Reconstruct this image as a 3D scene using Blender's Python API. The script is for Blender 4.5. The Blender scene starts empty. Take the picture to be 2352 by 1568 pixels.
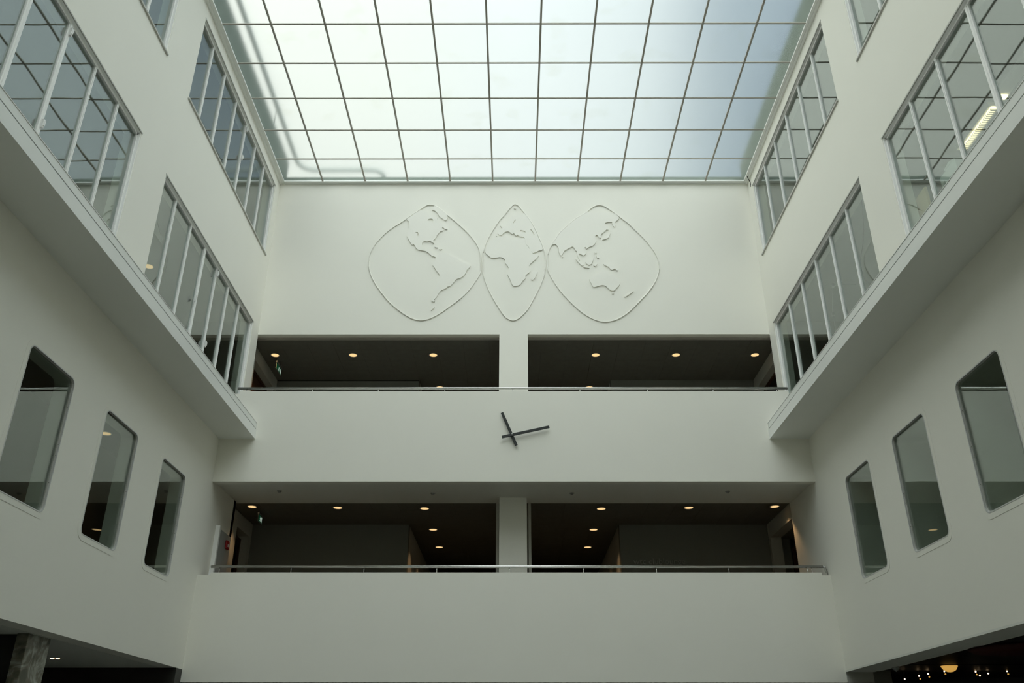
import bpy, bmesh, math, random
from mathutils import Vector, Matrix
random.seed(7)
R = math.radians
sc = bpy.context.scene
C = sc.collection

# ------------------------------------------------------------------ camera, sky, exposure
# metres; x to the right, y into the hall, z up, the eye (1.65 m above the floor) is z = 0
FLOOR = -1.65
F, PITCH, YAW, ROLL = 1962.56, 26.228, -0.181, 0.049
cd = bpy.data.cameras.new('camera'); cam = bpy.data.objects.new('camera', cd); C.objects.link(cam)
cd.sensor_width = 36.0; cd.lens = F * 36.0 / 2352.0; cd.clip_start = 0.05; cd.clip_end = 200
cam.matrix_world = Matrix.Rotation(R(-YAW), 4, 'Z') @ Matrix.Rotation(R(90 + PITCH), 4, 'X') @ Matrix.Rotation(R(ROLL), 4, 'Z')
sc.camera = cam

world = bpy.data.worlds.new('sky'); sc.world = world; world.use_nodes = True
nt = world.node_tree; nt.nodes.clear()
def N(t, **k):
    n = nt.nodes.new(t)
    for a, b in k.items(): setattr(n, a, b)
    return n
tc = N('ShaderNodeTexCoord'); sep = N('ShaderNodeSeparateXYZ'); nt.links.new(tc.outputs['Generated'], sep.inputs[0])
ramp = N('ShaderNodeValToRGB'); mr = N('ShaderNodeMapRange')
mr.inputs['From Min'].default_value = -1; mr.inputs['From Max'].default_value = 1
yf = N('ShaderNodeMapRange'); yf.inputs['From Min'].default_value = -.2; yf.inputs['From Max'].default_value = .5   # the blue gap in the cloud lies ahead on the right
nt.links.new(sep.outputs['Y'], yf.inputs['Value']); xy = N('ShaderNodeMath', operation='MULTIPLY')
nt.links.new(sep.outputs['X'], xy.inputs[0]); nt.links.new(yf.outputs[0], xy.inputs[1]); nt.links.new(xy.outputs[0], mr.inputs['Value']); nt.links.new(mr.outputs[0], ramp.inputs[0])
cr = ramp.color_ramp                       # bright hazy overcast to the left, bluer thinner cloud to the right
SKY = [(0.0, (1.10, 1.14, 1.06)), (0.30, (1.14, 1.18, 1.10)), (0.42, (1.20, 1.25, 1.19)), (0.515, (1.14, 1.22, 1.25)), (0.565, (1.0, 1.10, 1.14)), (0.622, (.32, .41, .51)), (0.66, (.31, .39, .48)), (0.73, (.84, .96, 1.02)), (1.0, (.92, 1.0, 1.02))]
cr.elements[0].position = SKY[0][0]; cr.elements[0].color = (*SKY[0][1], 1)
cr.elements[1].position = SKY[-1][0]; cr.elements[1].color = (*SKY[-1][1], 1)
for p, c in SKY[1:-1]:
    e = cr.elements.new(p); e.color = (*c, 1)
cr.interpolation = 'EASE'
bg = N('ShaderNodeBackground'); bg.inputs['Strength'].default_value = .91
out = N('ShaderNodeOutputWorld')
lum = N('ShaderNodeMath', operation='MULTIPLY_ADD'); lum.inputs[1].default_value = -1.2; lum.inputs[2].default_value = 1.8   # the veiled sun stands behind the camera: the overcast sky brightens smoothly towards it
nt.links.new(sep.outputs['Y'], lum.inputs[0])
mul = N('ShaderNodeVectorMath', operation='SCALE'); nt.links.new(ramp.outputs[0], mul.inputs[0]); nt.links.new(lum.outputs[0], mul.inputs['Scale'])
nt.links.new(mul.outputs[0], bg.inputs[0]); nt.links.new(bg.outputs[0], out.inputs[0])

vs = sc.view_settings; vs.view_transform = 'Standard'; vs.look = 'None'; vs.gamma = 1; vs.use_curve_mapping = False
vs.exposure = 0.0
cy = sc.cycles
cy.max_bounces = 14; cy.diffuse_bounces = 9; cy.blur_glossy = 0.0; cy.glossy_bounces = 4; cy.transmission_bounces = 8; cy.transparent_max_bounces = 16
cy.use_denoising = True; cy.sample_clamp_indirect = 6; cy.caustics_reflective = False; cy.caustics_refractive = True
cy.use_adaptive_sampling = True; cy.adaptive_threshold = 0.02

# ------------------------------------------------------------------ materials
def newmat(name):
    m = bpy.data.materials.new(name); m.use_nodes = True; t = m.node_tree
    return m, t, t.nodes['Principled BSDF'], t.nodes['Material Output']
def paint(name, col, rough=.6, metal=0, bump=0.0, scale=30, vary=0.0, vscale=2.0, spec=.3):
    m, t, b, o = newmat(name)
    b.inputs['Base Color'].default_value = (*col, 1); b.inputs['Roughness'].default_value = rough
    b.inputs['Metallic'].default_value = metal; b.inputs['Specular IOR Level'].default_value = spec
    g = t.nodes.new('ShaderNodeNewGeometry')
    if vary:
        n = t.nodes.new('ShaderNodeTexNoise'); n.inputs['Scale'].default_value = vscale; n.inputs['Detail'].default_value = 3
        t.links.new(g.outputs['Position'], n.inputs['Vector'])
        mx = t.nodes.new('ShaderNodeMixRGB'); mx.inputs[1].default_value = (*[c * (1 - vary) for c in col], 1)
        mx.inputs[2].default_value = (*[min(1, c * (1 + vary)) for c in col], 1)
        t.links.new(n.outputs[0], mx.inputs[0]); t.links.new(mx.outputs[0], b.inputs['Base Color'])
    if bump:
        n = t.nodes.new('ShaderNodeTexNoise'); n.inputs['Scale'].default_value = scale; n.inputs['Detail'].default_value = 4
        t.links.new(g.outputs['Position'], n.inputs['Vector'])
        bp_ = t.nodes.new('ShaderNodeBump'); bp_.inputs['Strength'].default_value = bump; bp_.inputs['Distance'].default_value = .01
        t.links.new(n.outputs[0], bp_.inputs['Height']); t.links.new(bp_.outputs[0], b.inputs['Normal'])
    return m
def emit(name, col, s):
    m, t, b, o = newmat(name)
    b.inputs['Base Color'].default_value = (*col, 1); b.inputs['Emission Color'].default_value = (*col, 1)
    b.inputs['Emission Strength'].default_value = s; b.inputs['Roughness'].default_value = .5
    return m
M = {}
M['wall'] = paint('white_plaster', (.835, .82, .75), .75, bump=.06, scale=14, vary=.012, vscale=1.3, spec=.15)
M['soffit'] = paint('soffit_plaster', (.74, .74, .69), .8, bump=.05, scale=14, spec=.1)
M['trim'] = paint('white_lacquer', (.84, .85, .82), .4, spec=.4)
M['trimgrey'] = paint('grey_window_trim', (.50, .50, .46), .5)
M['frame'] = paint('white_window_frame', (.86, .86, .84), .35, spec=.4)
M['bar'] = paint('skylight_bar_paint', (.44, .42, .37), .5)
M['steel'] = paint('brushed_stainless_steel', (.62, .62, .60), .22, metal=1, bump=.02, scale=200)
M['alu'] = paint('satin_aluminium', (.60, .60, .59), .35, metal=1)
M['tile'] = paint('dark_grey_acoustic_tile', (.15, .15, .135), .85, bump=.2, scale=90, vary=.10, vscale=6, spec=.1)
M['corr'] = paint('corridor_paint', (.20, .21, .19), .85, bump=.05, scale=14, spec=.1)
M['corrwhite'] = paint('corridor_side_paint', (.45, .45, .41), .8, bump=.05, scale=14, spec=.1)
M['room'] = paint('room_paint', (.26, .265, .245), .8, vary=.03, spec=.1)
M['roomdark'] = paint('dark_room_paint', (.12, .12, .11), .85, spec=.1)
M['black'] = paint('black_coating', (.018, .018, .017), .5)
M['clock'] = paint('black_clock_lacquer', (.02, .024, .023), .45)
M['wood'] = paint('brown_wood', (.075, .035, .02), .5, vary=.25, vscale=9)
M['woodlight'] = paint('orange_brown_wood', (.55, .26, .10), .5, vary=.15, vscale=9)
M['red'] = paint('red_plastic', (.30, .008, .012), .4)
M['white'] = paint('white_plastic', (.8, .8, .78), .4)
M['cable'] = paint('black_rubber', (.015, .015, .015), .5)
M['card'] = paint('tan_cardboard', (.74, .56, .28), .8, vary=.06, vscale=5)
M['floor'] = paint('grey_stone_floor', (.20, .20, .18), .45, vary=.1, vscale=1)
M['grd'] = paint('dark_marble', (.035, .036, .032), .4, vary=.5, vscale=2.5)
M['roof'] = paint('roof_curb_grey', (.085, .11, .085), .8, vary=.05)
M['pipe'] = paint('grey_pipe', (.30, .34, .32), .6)
M['sash'] = paint('light_grey_sash', (.62, .62, .60), .45)
M['gap'] = paint('joint_shadow_gap', (.16, .16, .15), .8)
M['panel'] = paint('grey_panel', (.36, .37, .36), .45)
M['map'] = paint('white_relief_plaster', (.835, .82, .755), .7, spec=.2)
M['letter'] = paint('polished_letter_metal', (.30, .30, .27), .3, metal=.7)
M['lampwarm'] = emit('warm_diffuser', (1.0, .66, .30), 1.0)
M['lampdim'] = emit('dim_amber_glass', (1.0, .55, .12), .55)
M['bulb'] = emit('hot_bulb', (1.0, .70, .40), 5)
M['tube'] = emit('fluorescent_tube', (1.0, .84, .48), 5.0)
M['green'] = emit('exit_green', (.01, .22, .09), .10)
M['pict'] = emit('exit_white', (.75, .9, .78), .35)
M['redshade'] = paint('dark_red_shade', (.05, .006, .003), .6)
# bulb behind reflector: small bright centre
# marble pillar
m, t, b, o = newmat('veined_grey_marble'); M['marble'] = m
g = t.nodes.new('ShaderNodeNewGeometry'); n = t.nodes.new('ShaderNodeTexNoise'); n.inputs['Scale'].default_value = 3.5; n.inputs['Detail'].default_value = 9; n.inputs['Distortion'].default_value = 1.6
t.links.new(g.outputs['Position'], n.inputs['Vector']); r_ = t.nodes.new('ShaderNodeValToRGB'); t.links.new(n.outputs[0], r_.inputs[0])
r_.color_ramp.elements[0].position = .38; r_.color_ramp.elements[0].color = (.10, .10, .075, 1); r_.color_ramp.elements[1].position = .64; r_.color_ramp.elements[1].color = (.52, .54, .50, 1)
e = r_.color_ramp.elements.new(.5); e.color = (.22, .21, .16, 1)
t.links.new(r_.outputs[0], b.inputs['Base Color']); b.inputs['Roughness'].default_value = .3
# clear double glazing: fresnel mirror over a grey-green see-through body
m, t, b, o = newmat('clear_window_glass'); M['glass'] = m; t.nodes.remove(b)
fr = t.nodes.new('ShaderNodeFresnel'); fr.inputs['IOR'].default_value = 2.2
gl = t.nodes.new('ShaderNodeBsdfGlossy'); gl.inputs['Roughness'].default_value = .0; gl.inputs['Color'].default_value = (.95, .97, .96, 1)
tr = t.nodes.new('ShaderNodeBsdfTransparent'); tr.inputs['Color'].default_value = (.80, .85, .82, 1)
mx = t.nodes.new('ShaderNodeMixShader'); g = t.nodes.new('ShaderNodeNewGeometry')
n = t.nodes.new('ShaderNodeTexNoise'); n.inputs['Scale'].default_value = 1.1; n.inputs['Detail'].default_value = 1
t.links.new(g.outputs['Position'], n.inputs['Vector'])
bu = t.nodes.new('ShaderNodeBump'); bu.inputs['Strength'].default_value = .10; bu.inputs['Distance'].default_value = .012
t.links.new(n.outputs[0], bu.inputs['Height']); t.links.new(bu.outputs[0], gl.inputs['Normal'])
im = t.nodes.new('ShaderNodeMapRange'); im.inputs['To Min'].default_value = 2.2; im.inputs['To Max'].default_value = 1 / 2.2
t.links.new(g.outputs['Backfacing'], im.inputs['Value']); t.links.new(im.outputs[0], fr.inputs['IOR'])      # both faces of the pane mirror alike
t.links.new(fr.outputs[0], mx.inputs[0]); t.links.new(tr.outputs[0], mx.inputs[1]); t.links.new(gl.outputs[0], mx.inputs[2]); t.links.new(mx.outputs[0], o.inputs[0])
# frosted skylight glass
m, t, b, o = newmat('frosted_skylight_glass'); M['frost'] = m; t.nodes.remove(b)
gb = t.nodes.new('ShaderNodeBsdfGlass'); gb.inputs['Roughness'].default_value = .20; gb.inputs['IOR'].default_value = 1.45
g = t.nodes.new('ShaderNodeNewGeometry'); n = t.nodes.new('ShaderNodeTexNoise'); n.inputs['Scale'].default_value = 1.7; n.inputs['Detail'].default_value = 6
t.links.new(g.outputs['Position'], n.inputs['Vector']); r_ = t.nodes.new('ShaderNodeValToRGB'); t.links.new(n.outputs[0], r_.inputs[0])
r_.color_ramp.elements[0].position = .22; r_.color_ramp.elements[0].color = (.955, .97, .94, 1); r_.color_ramp.elements[1].position = .42; r_.color_ramp.elements[1].color = (.98, .995, .98, 1)
t.links.new(r_.outputs[0], gb.inputs['Color'])
tl = t.nodes.new('ShaderNodeBsdfTranslucent'); tl.inputs['Color'].default_value = (.80, .90, .82, 1)
mx = t.nodes.new('ShaderNodeMixShader'); mx.inputs[0].default_value = .05
t.links.new(gb.outputs[0], mx.inputs[1]); t.links.new(tl.outputs[0], mx.inputs[2]); t.links.new(mx.outputs[0], o.inputs[0])

# ------------------------------------------------------------------ helpers
WL = {}
def root(name, loc, label=None, cat=None, group=None, kind=None):
    o = bpy.data.objects.new(name, None); C.objects.link(o); o.location = loc; o.empty_display_size = .2
    WL[o.name] = Vector(loc); tag(o, label, cat, group, kind); return o
def tag(o, label=None, cat=None, group=None, kind=None):
    if label: o['label'] = label
    if cat: o['category'] = cat
    if group: o['group'] = group
    if kind: o['kind'] = kind
    return o
def link(name, me, loc, mat, parent=None, rot=None):
    o = bpy.data.objects.new(name, me); C.objects.link(o)
    if mat is not None and not me.materials: me.materials.append(mat)
    WL[o.name] = Vector(loc)
    if parent is not None:
        o.parent = parent; o.location = Vector(loc) - WL[parent.name]
    else: o.location = loc
    if rot: o.rotation_euler = rot
    return o
def bx(bm, lo, hi):
    v = [bm.verts.new((x, y, z)) for z in (lo[2], hi[2]) for y in (lo[1], hi[1]) for x in (lo[0], hi[0])]
    for f in ((0, 2, 3, 1), (4, 5, 7, 6), (0, 1, 5, 4), (2, 6, 7, 3), (0, 4, 6, 2), (1, 3, 7, 5)):
        bm.faces.new([v[i] for i in f])
def fin(name, bm, mat, parent=None, loc=None, bevel=0, smooth=False, rot=None):
    if loc is None:
        mn = Vector([min(v.co[i] for v in bm.verts) for i in range(3)]); mxx = Vector([max(v.co[i] for v in bm.verts) for i in range(3)])
        loc = (mn + mxx) / 2
    loc = Vector(loc)
    bmesh.ops.translate(bm, verts=bm.verts, vec=-loc)
    if bevel:
        bmesh.ops.bevel(bm, geom=[e for e in bm.edges], offset=bevel, segments=2, affect='EDGES', profile=.5)
    bmesh.ops.recalc_face_normals(bm, faces=bm.faces)
    me = bpy.data.meshes.new(name); bm.to_mesh(me); bm.free()
    if smooth:
        for p in me.polygons: p.use_smooth = True
    return link(name, me, loc, mat, parent, rot)
def box(name, lo, hi, mat, parent=None, bevel=0, rot=None):
    lo, hi = [min(a, b) for a, b in zip(lo, hi)], [max(a, b) for a, b in zip(lo, hi)]
    bm = bmesh.new(); bx(bm, lo, hi); return fin(name, bm, mat, parent, bevel=bevel, rot=rot)
def boxes(name, L, mat, parent=None, bevel=0):
    bm = bmesh.new()
    for lo, hi in L:
        bx(bm, [min(a, b) for a, b in zip(lo, hi)], [max(a, b) for a, b in zip(lo, hi)])
    return fin(name, bm, mat, parent, bevel=bevel)
def tube_bm(bm, pts, r, seg=12, closed=False):
    pts = [Vector(p) for p in pts]; rings = []; n = len(pts)
    for i, p in enumerate(pts):
        a = pts[(i - 1) % n] if (closed or i > 0) else p; b_ = pts[(i + 1) % n] if (closed or i < n - 1) else p
        d = (b_ - a).normalized(); u = d.orthogonal() if abs(d.z) > .99 else d.cross(Vector((0, 0, 1)))
        u.normalize(); w = d.cross(u)
        rings.append([bm.verts.new(p + u * (r * math.cos(2 * math.pi * k / seg)) + w * (r * math.sin(2 * math.pi * k / seg))) for k in range(seg)])
    m_ = n if closed else n - 1
    for i in range(m_):
        A, B = rings[i], rings[(i + 1) % n]
        for k in range(seg): bm.faces.new((A[k], A[(k + 1) % seg], B[(k + 1) % seg], B[k]))
    if not closed:
        bm.faces.new(rings[0][::-1]); bm.faces.new(rings[-1])
def tube(name, pts, r, mat, parent=None, seg=12, closed=False):
    bm = bmesh.new(); tube_bm(bm, pts, r, seg, closed); return fin(name, bm, mat, parent, smooth=True)
def lathe(name, prof, loc, mat, parent=None, seg=24):
    bm = bmesh.new(); rings = []
    for r, z in prof:
        rings.append([bm.verts.new((r * math.cos(2 * math.pi * k / seg), r * math.sin(2 * math.pi * k / seg), z)) for k in range(seg)] if r > 1e-5 else [bm.verts.new((0, 0, z))])
    for A, B in zip(rings, rings[1:]):
        for k in range(seg):
            k2 = (k + 1) % seg
            if len(A) == 1 and len(B) == 1: continue
            if len(A) == 1: bm.faces.new((A[0], B[k], B[k2]))
            elif len(B) == 1: bm.faces.new((A[k], A[k2], B[0]))
            else: bm.faces.new((A[k], A[k2], B[k2], B[k]))
    bmesh.ops.recalc_face_normals(bm, faces=bm.faces)
    me = bpy.data.meshes.new(name); bm.to_mesh(me); bm.free()
    for p in me.polygons: p.use_smooth = True
    return link(name, me, loc, mat, parent)
def cells(name, xa, xb, y0, y1, z0, z1, holes, mat, rounded=0, label=None):
    """a wall in a plane of constant x, with rectangular (or round-cornered) holes (ya, yb, za, zb)"""
    ys = sorted({y0, y1, *[h[0] for h in holes], *[h[1] for h in holes]}); zs = sorted({z0, z1, *[h[2] for h in holes], *[h[3] for h in holes]})
    ys = [y for y in ys if y0 <= y <= y1]; zs = [z for z in zs if z0 <= z <= z1]
    bm = bmesh.new()
    for a, b in zip(ys, ys[1:]):
        run = None
        for c, d in zip(zs, zs[1:]):
            my, mz = (a + b) / 2, (c + d) / 2
            if any(h[0] < my < h[1] and h[2] < mz < h[3] for h in holes):
                if run: bx(bm, (xa, a, run[0]), (xb, b, run[1])); run = None
            else: run = (run[0], d) if run else (c, d)
        if run: bx(bm, (xa, a, run[0]), (xb, b, run[1]))
    if rounded:
        for h in holes:
            for sy, cy_ in ((1, h[0]), (-1, h[1])):
                for sz, cz in ((1, h[2]), (-1, h[3])):
                    pr = [(cy_, cz)] + [(cy_ + sy * rounded * (1 - math.cos(a)), cz + sz * rounded * (1 - math.sin(a))) for a in [R(15 * k) for k in range(7)]]
                    A = [bm.verts.new((xa, y, z)) for y, z in pr]; B = [bm.verts.new((xb, y, z)) for y, z in pr]
                    bm.faces.new(A); bm.faces.new(B[::-1])
                    for k in range(len(pr)): bm.faces.new((A[k], B[k], B[(k + 1) % len(pr)], A[(k + 1) % len(pr)]))
    o = fin(name, bm, mat); return tag(o, label, kind='structure')
def S(name, lo, hi, mat, label=None, parent=None):
    o = box(name, lo, hi, mat, parent)
    if parent is None: o['kind'] = 'structure'
    if label: o['label'] = label
    return o

XL, XR = -6.135, 6.098
D1, D2, ZS = 16.8, 18.26, 13.63
NEAR, FAR = -4.0, 27.0
LOBES=[[[-3.626,11.137],[-3.616,11.449],[-3.523,11.712],[-3.319,12.005],[-3.106,12.22],[-2.911,12.369],[-2.737,12.519],[-2.563,12.669],[-2.365,12.835],[-2.231,12.921],[-2.069,12.904],[-1.904,12.793],[-1.714,12.605],[-1.479,12.381],[-1.246,12.137],[-1.037,11.869],[-0.897,11.604],[-0.844,11.342],[-0.833,11.108],[-0.83,10.916],[-0.946,10.674],[-1.116,10.397],[-1.306,10.172],[-1.559,9.95],[-1.811,9.742],[-2.042,9.609],[-2.232,9.56],[-2.405,9.585],[-2.559,9.658],[-2.783,9.816],[-3.036,10.05],[-3.273,10.348],[-3.469,10.65],[-3.589,10.931]],[[-0.789,11.134],[-0.787,11.394],[-0.756,11.604],[-0.67,11.869],[-0.538,12.163],[-0.36,12.475],[-0.269,12.584],[-0.144,12.777],[-0.041,12.907],[0.021,12.935],[0.097,12.901],[0.188,12.776],[0.29,12.619],[0.414,12.42],[0.525,12.189],[0.645,11.867],[0.731,11.602],[0.772,11.366],[0.775,11.159],[0.766,11.004],[0.718,10.748],[0.593,10.42],[0.371,9.949],[0.24,9.753],[0.11,9.619],[-0.018,9.554],[-0.126,9.583],[-0.233,9.668],[-0.407,9.949],[-0.584,10.296],[-0.72,10.648],[-0.777,10.915]],[[0.824,11.184],[0.839,11.392],[0.876,11.576],[0.946,11.721],[1.05,11.893],[1.167,12.081],[1.354,12.283],[1.564,12.486],[1.845,12.683],[1.964,12.802],[2.093,12.89],[2.198,12.91],[2.333,12.871],[2.488,12.746],[2.64,12.608],[2.792,12.458],[2.921,12.335],[3.131,12.078],[3.297,11.864],[3.458,11.6],[3.572,11.338],[3.602,11.053],[3.558,10.848],[3.452,10.594],[3.281,10.343],[3.045,10.07],[2.837,9.849],[2.634,9.678],[2.413,9.557],[2.175,9.514],[1.984,9.557],[1.816,9.642],[1.649,9.764],[1.441,9.972],[1.21,10.257],[1.021,10.546],[0.873,10.85],[0.832,10.978]]]
LANDS=[{"greenland":[[[-2.121,12.765],[-2.068,12.887],[-1.904,12.782],[-1.723,12.6],[-1.743,12.441],[-1.812,12.468],[-1.918,12.559],[-1.991,12.682],[-2.063,12.743]]],"north_america":[[[-2.697,12.404],[-2.758,12.469],[-2.67,12.546],[-2.562,12.65],[-2.451,12.733],[-2.361,12.757],[-2.313,12.71],[-2.256,12.71],[-2.15,12.655],[-2.102,12.586],[-2.032,12.545],[-1.962,12.518],[-1.971,12.463],[-1.89,12.408],[-1.807,12.327],[-1.748,12.259],[-1.704,12.17],[-1.768,12.178],[-1.815,12.224],[-1.837,12.205],[-1.807,12.132],[-1.878,12.105],[-1.921,12.044],[-1.964,11.99],[-1.973,11.937],[-2.037,11.849],[-2.052,11.817],[-2.021,11.737],[-2.08,11.785],[-2.148,11.817],[-2.204,11.798],[-2.26,11.812],[-2.315,11.777],[-2.326,11.685],[-2.273,11.605],[-2.205,11.579],[-2.15,11.605],[-2.137,11.566],[-2.066,11.474],[-1.968,11.348],[-2.028,11.364],[-2.097,11.4],[-2.167,11.474],[-2.259,11.526],[-2.394,11.548],[-2.463,11.592],[-2.501,11.672],[-2.555,11.724],[-2.569,11.698],[-2.618,11.764],[-2.679,11.871],[-2.719,11.978],[-2.702,12.085],[-2.669,12.179],[-2.687,12.301]],[[-2.221,12.45],[-2.177,12.485],[-2.093,12.48],[-2.076,12.354],[-2.128,12.395],[-2.181,12.422]],[[-2.521,12.068],[-2.453,12.079],[-2.426,11.977],[-2.459,11.961],[-2.459,12.044]]],"cuba":[[[-2.007,11.658],[-1.968,11.642],[-1.931,11.616],[-1.96,11.616],[-1.995,11.631]]],"hispaniola":[[[-1.892,11.586],[-1.848,11.589],[-1.814,11.579],[-1.853,11.563],[-1.885,11.571]]],"south_america":[[[-1.972,11.343],[-1.93,11.416],[-1.854,11.453],[-1.72,11.455],[-1.629,11.421],[-1.561,11.369],[-1.471,11.337],[-1.403,11.29],[-1.368,11.225],[-1.267,11.186],[-1.177,11.147],[-1.094,11.088],[-1.108,11.044],[-1.184,10.954],[-1.204,10.877],[-1.3,10.755],[-1.43,10.699],[-1.493,10.611],[-1.577,10.51],[-1.653,10.485],[-1.684,10.435],[-1.791,10.385],[-1.874,10.272],[-1.894,10.21],[-1.939,10.148],[-1.959,10.111],[-1.94,10.074],[-1.986,10.069],[-2.025,10.123],[-2.002,10.297],[-1.958,10.447],[-1.919,10.573],[-1.873,10.7],[-1.845,10.814],[-1.91,10.904],[-1.969,11.006],[-2.028,11.097],[-2.021,11.187],[-1.979,11.252]]],"antarctic_peninsula":[[[-2.023,9.84],[-1.989,9.882],[-1.947,9.918],[-1.94,9.906],[-1.977,9.864],[-2.012,9.833]]]},{"europe":[[[-0.327,11.983],[-0.39,12.002],[-0.42,12.069],[-0.357,12.15],[-0.267,12.244],[-0.222,12.325],[-0.143,12.42],[-0.109,12.516],[-0.041,12.584],[0.039,12.62],[0.222,12.652],[0.283,12.611],[0.403,12.411],[0.511,12.176],[0.629,11.854],[0.715,11.576],[0.607,11.524],[0.472,11.453],[0.428,11.497],[0.362,11.629],[0.296,11.714],[0.274,11.814],[0.241,11.926],[0.128,11.953],[0.088,11.996],[0.045,11.969],[-0.014,12.042],[-0.047,12.009],[-0.108,12.069],[-0.165,12.101],[-0.255,12.069]],[[0.14,12.095],[0.163,12.135],[0.231,12.122],[0.291,12.082],[0.253,12.065],[0.197,12.092]],[[0.407,12.146],[0.434,12.151],[0.468,12.095],[0.509,12.001],[0.478,12.017],[0.445,12.087]],[[-0.032,12.347],[0.0,12.42],[0.016,12.469],[0.034,12.428],[0.005,12.393],[-0.018,12.347]]],"britain":[[[-0.358,12.279],[-0.317,12.274],[-0.283,12.236],[-0.308,12.203],[-0.34,12.249]]],"iberia_island":[[[-0.462,11.994],[-0.446,11.983],[-0.435,11.954],[-0.453,11.959]]],"svalbard":[[[-0.011,12.818],[0.021,12.801],[0.046,12.81],[0.032,12.79],[0.0,12.793]]],"africa":[[[-0.732,11.478],[-0.712,11.63],[-0.636,11.783],[-0.524,11.882],[-0.39,11.956],[-0.311,11.943],[-0.198,11.961],[-0.108,11.935],[-0.041,11.868],[0.049,11.894],[0.162,11.881],[0.252,11.894],[0.3,11.708],[0.351,11.629],[0.406,11.545],[0.461,11.44],[0.601,11.419],[0.594,11.353],[0.537,11.275],[0.459,11.205],[0.38,11.107],[0.375,11.004],[0.39,10.914],[0.334,10.863],[0.279,10.8],[0.267,10.711],[0.223,10.673],[0.135,10.541],[0.047,10.509],[-0.029,10.514],[-0.073,10.597],[-0.117,10.724],[-0.168,10.838],[-0.146,10.979],[-0.155,11.056],[-0.229,11.178],[-0.229,11.268],[-0.352,11.336],[-0.463,11.315],[-0.574,11.316],[-0.653,11.381]]],"madagascar":[[[0.41,10.71],[0.429,10.825],[0.478,10.889],[0.568,10.914],[0.554,10.85],[0.491,10.71],[0.438,10.677]]]},{"asia":[[[0.883,11.576],[0.934,11.681],[1.002,11.713],[1.046,11.708],[1.111,11.607],[1.119,11.471],[1.168,11.379],[1.219,11.444],[1.254,11.518],[1.357,11.588],[1.459,11.641],[1.502,11.602],[1.534,11.528],[1.566,11.509],[1.578,11.392],[1.614,11.261],[1.636,11.248],[1.63,11.339],[1.613,11.423],[1.653,11.431],[1.718,11.386],[1.775,11.412],[1.799,11.47],[1.791,11.562],[1.76,11.607],[1.794,11.622],[1.819,11.575],[1.861,11.622],[1.986,11.68],[2.046,11.759],[2.066,11.826],[2.046,11.919],[2.062,11.98],[2.111,11.972],[2.153,11.898],[2.192,11.919],[2.191,11.999],[2.273,12.074],[2.345,12.155],[2.385,12.138],[2.397,12.2],[2.338,12.255],[2.308,12.322],[2.344,12.368],[2.481,12.385],[2.5,12.309],[2.541,12.235],[2.574,12.295],[2.572,12.384],[2.631,12.436],[2.685,12.512],[2.596,12.628],[2.484,12.677],[2.347,12.677],[2.21,12.677],[2.05,12.678],[1.936,12.689],[1.844,12.67],[1.568,12.47],[1.362,12.269],[1.178,12.07],[1.061,11.883],[0.957,11.713]]],"japan":[[[2.224,11.847],[2.277,11.905],[2.347,11.972],[2.399,12.063],[2.431,12.063],[2.409,11.985],[2.378,11.908],[2.304,11.873]]],"sumatra":[[[1.53,11.282],[1.589,11.184],[1.664,11.098],[1.701,11.085],[1.724,11.124],[1.677,11.153],[1.602,11.248]]],"java":[[[1.718,11.062],[1.773,11.054],[1.86,11.034],[1.855,11.016],[1.783,11.029],[1.721,11.044]]],"borneo":[[[1.773,11.191],[1.809,11.132],[1.874,11.111],[1.931,11.152],[1.963,11.279],[1.898,11.256],[1.812,11.222]]],"sulawesi":[[[1.969,11.098],[2.011,11.095],[2.04,11.152],[2.055,11.139],[2.023,11.077],[1.975,11.08]]],"luzon":[[[2.013,11.47],[2.042,11.527],[2.058,11.47],[2.039,11.443]]],"mindanao":[[[2.046,11.404],[2.073,11.352],[2.114,11.339],[2.109,11.308],[2.071,11.308],[2.051,11.365]]],"new_guinea":[[[2.221,11.144],[2.318,11.136],[2.471,11.1],[2.529,11.028],[2.581,10.961],[2.541,10.951],[2.488,10.995],[2.424,10.961],[2.367,11.008],[2.336,11.054],[2.26,11.09]]],"australia":[[[1.937,10.477],[1.897,10.57],[1.857,10.671],[1.871,10.76],[1.95,10.798],[2.039,10.836],[2.108,10.9],[2.175,10.913],[2.265,10.946],[2.33,10.92],[2.359,10.849],[2.393,10.862],[2.414,10.933],[2.447,10.849],[2.519,10.747],[2.589,10.633],[2.584,10.544],[2.507,10.444],[2.444,10.374],[2.368,10.379],[2.306,10.431],[2.243,10.499],[2.157,10.527],[2.069,10.507],[2.002,10.482]]],"tasmania":[[[2.387,10.311],[2.43,10.314],[2.42,10.286],[2.398,10.284]]],"sri_lanka":[[[1.194,11.358],[1.23,11.358],[1.225,11.332],[1.205,11.329]]],"new_zealand":[[[2.679,10.211],[2.731,10.249],[2.821,10.303],[2.857,10.356],[2.871,10.406],[2.881,10.356],[2.916,10.361],[2.892,10.326],[2.831,10.281],[2.724,10.206],[2.696,10.199]]]}]
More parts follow.
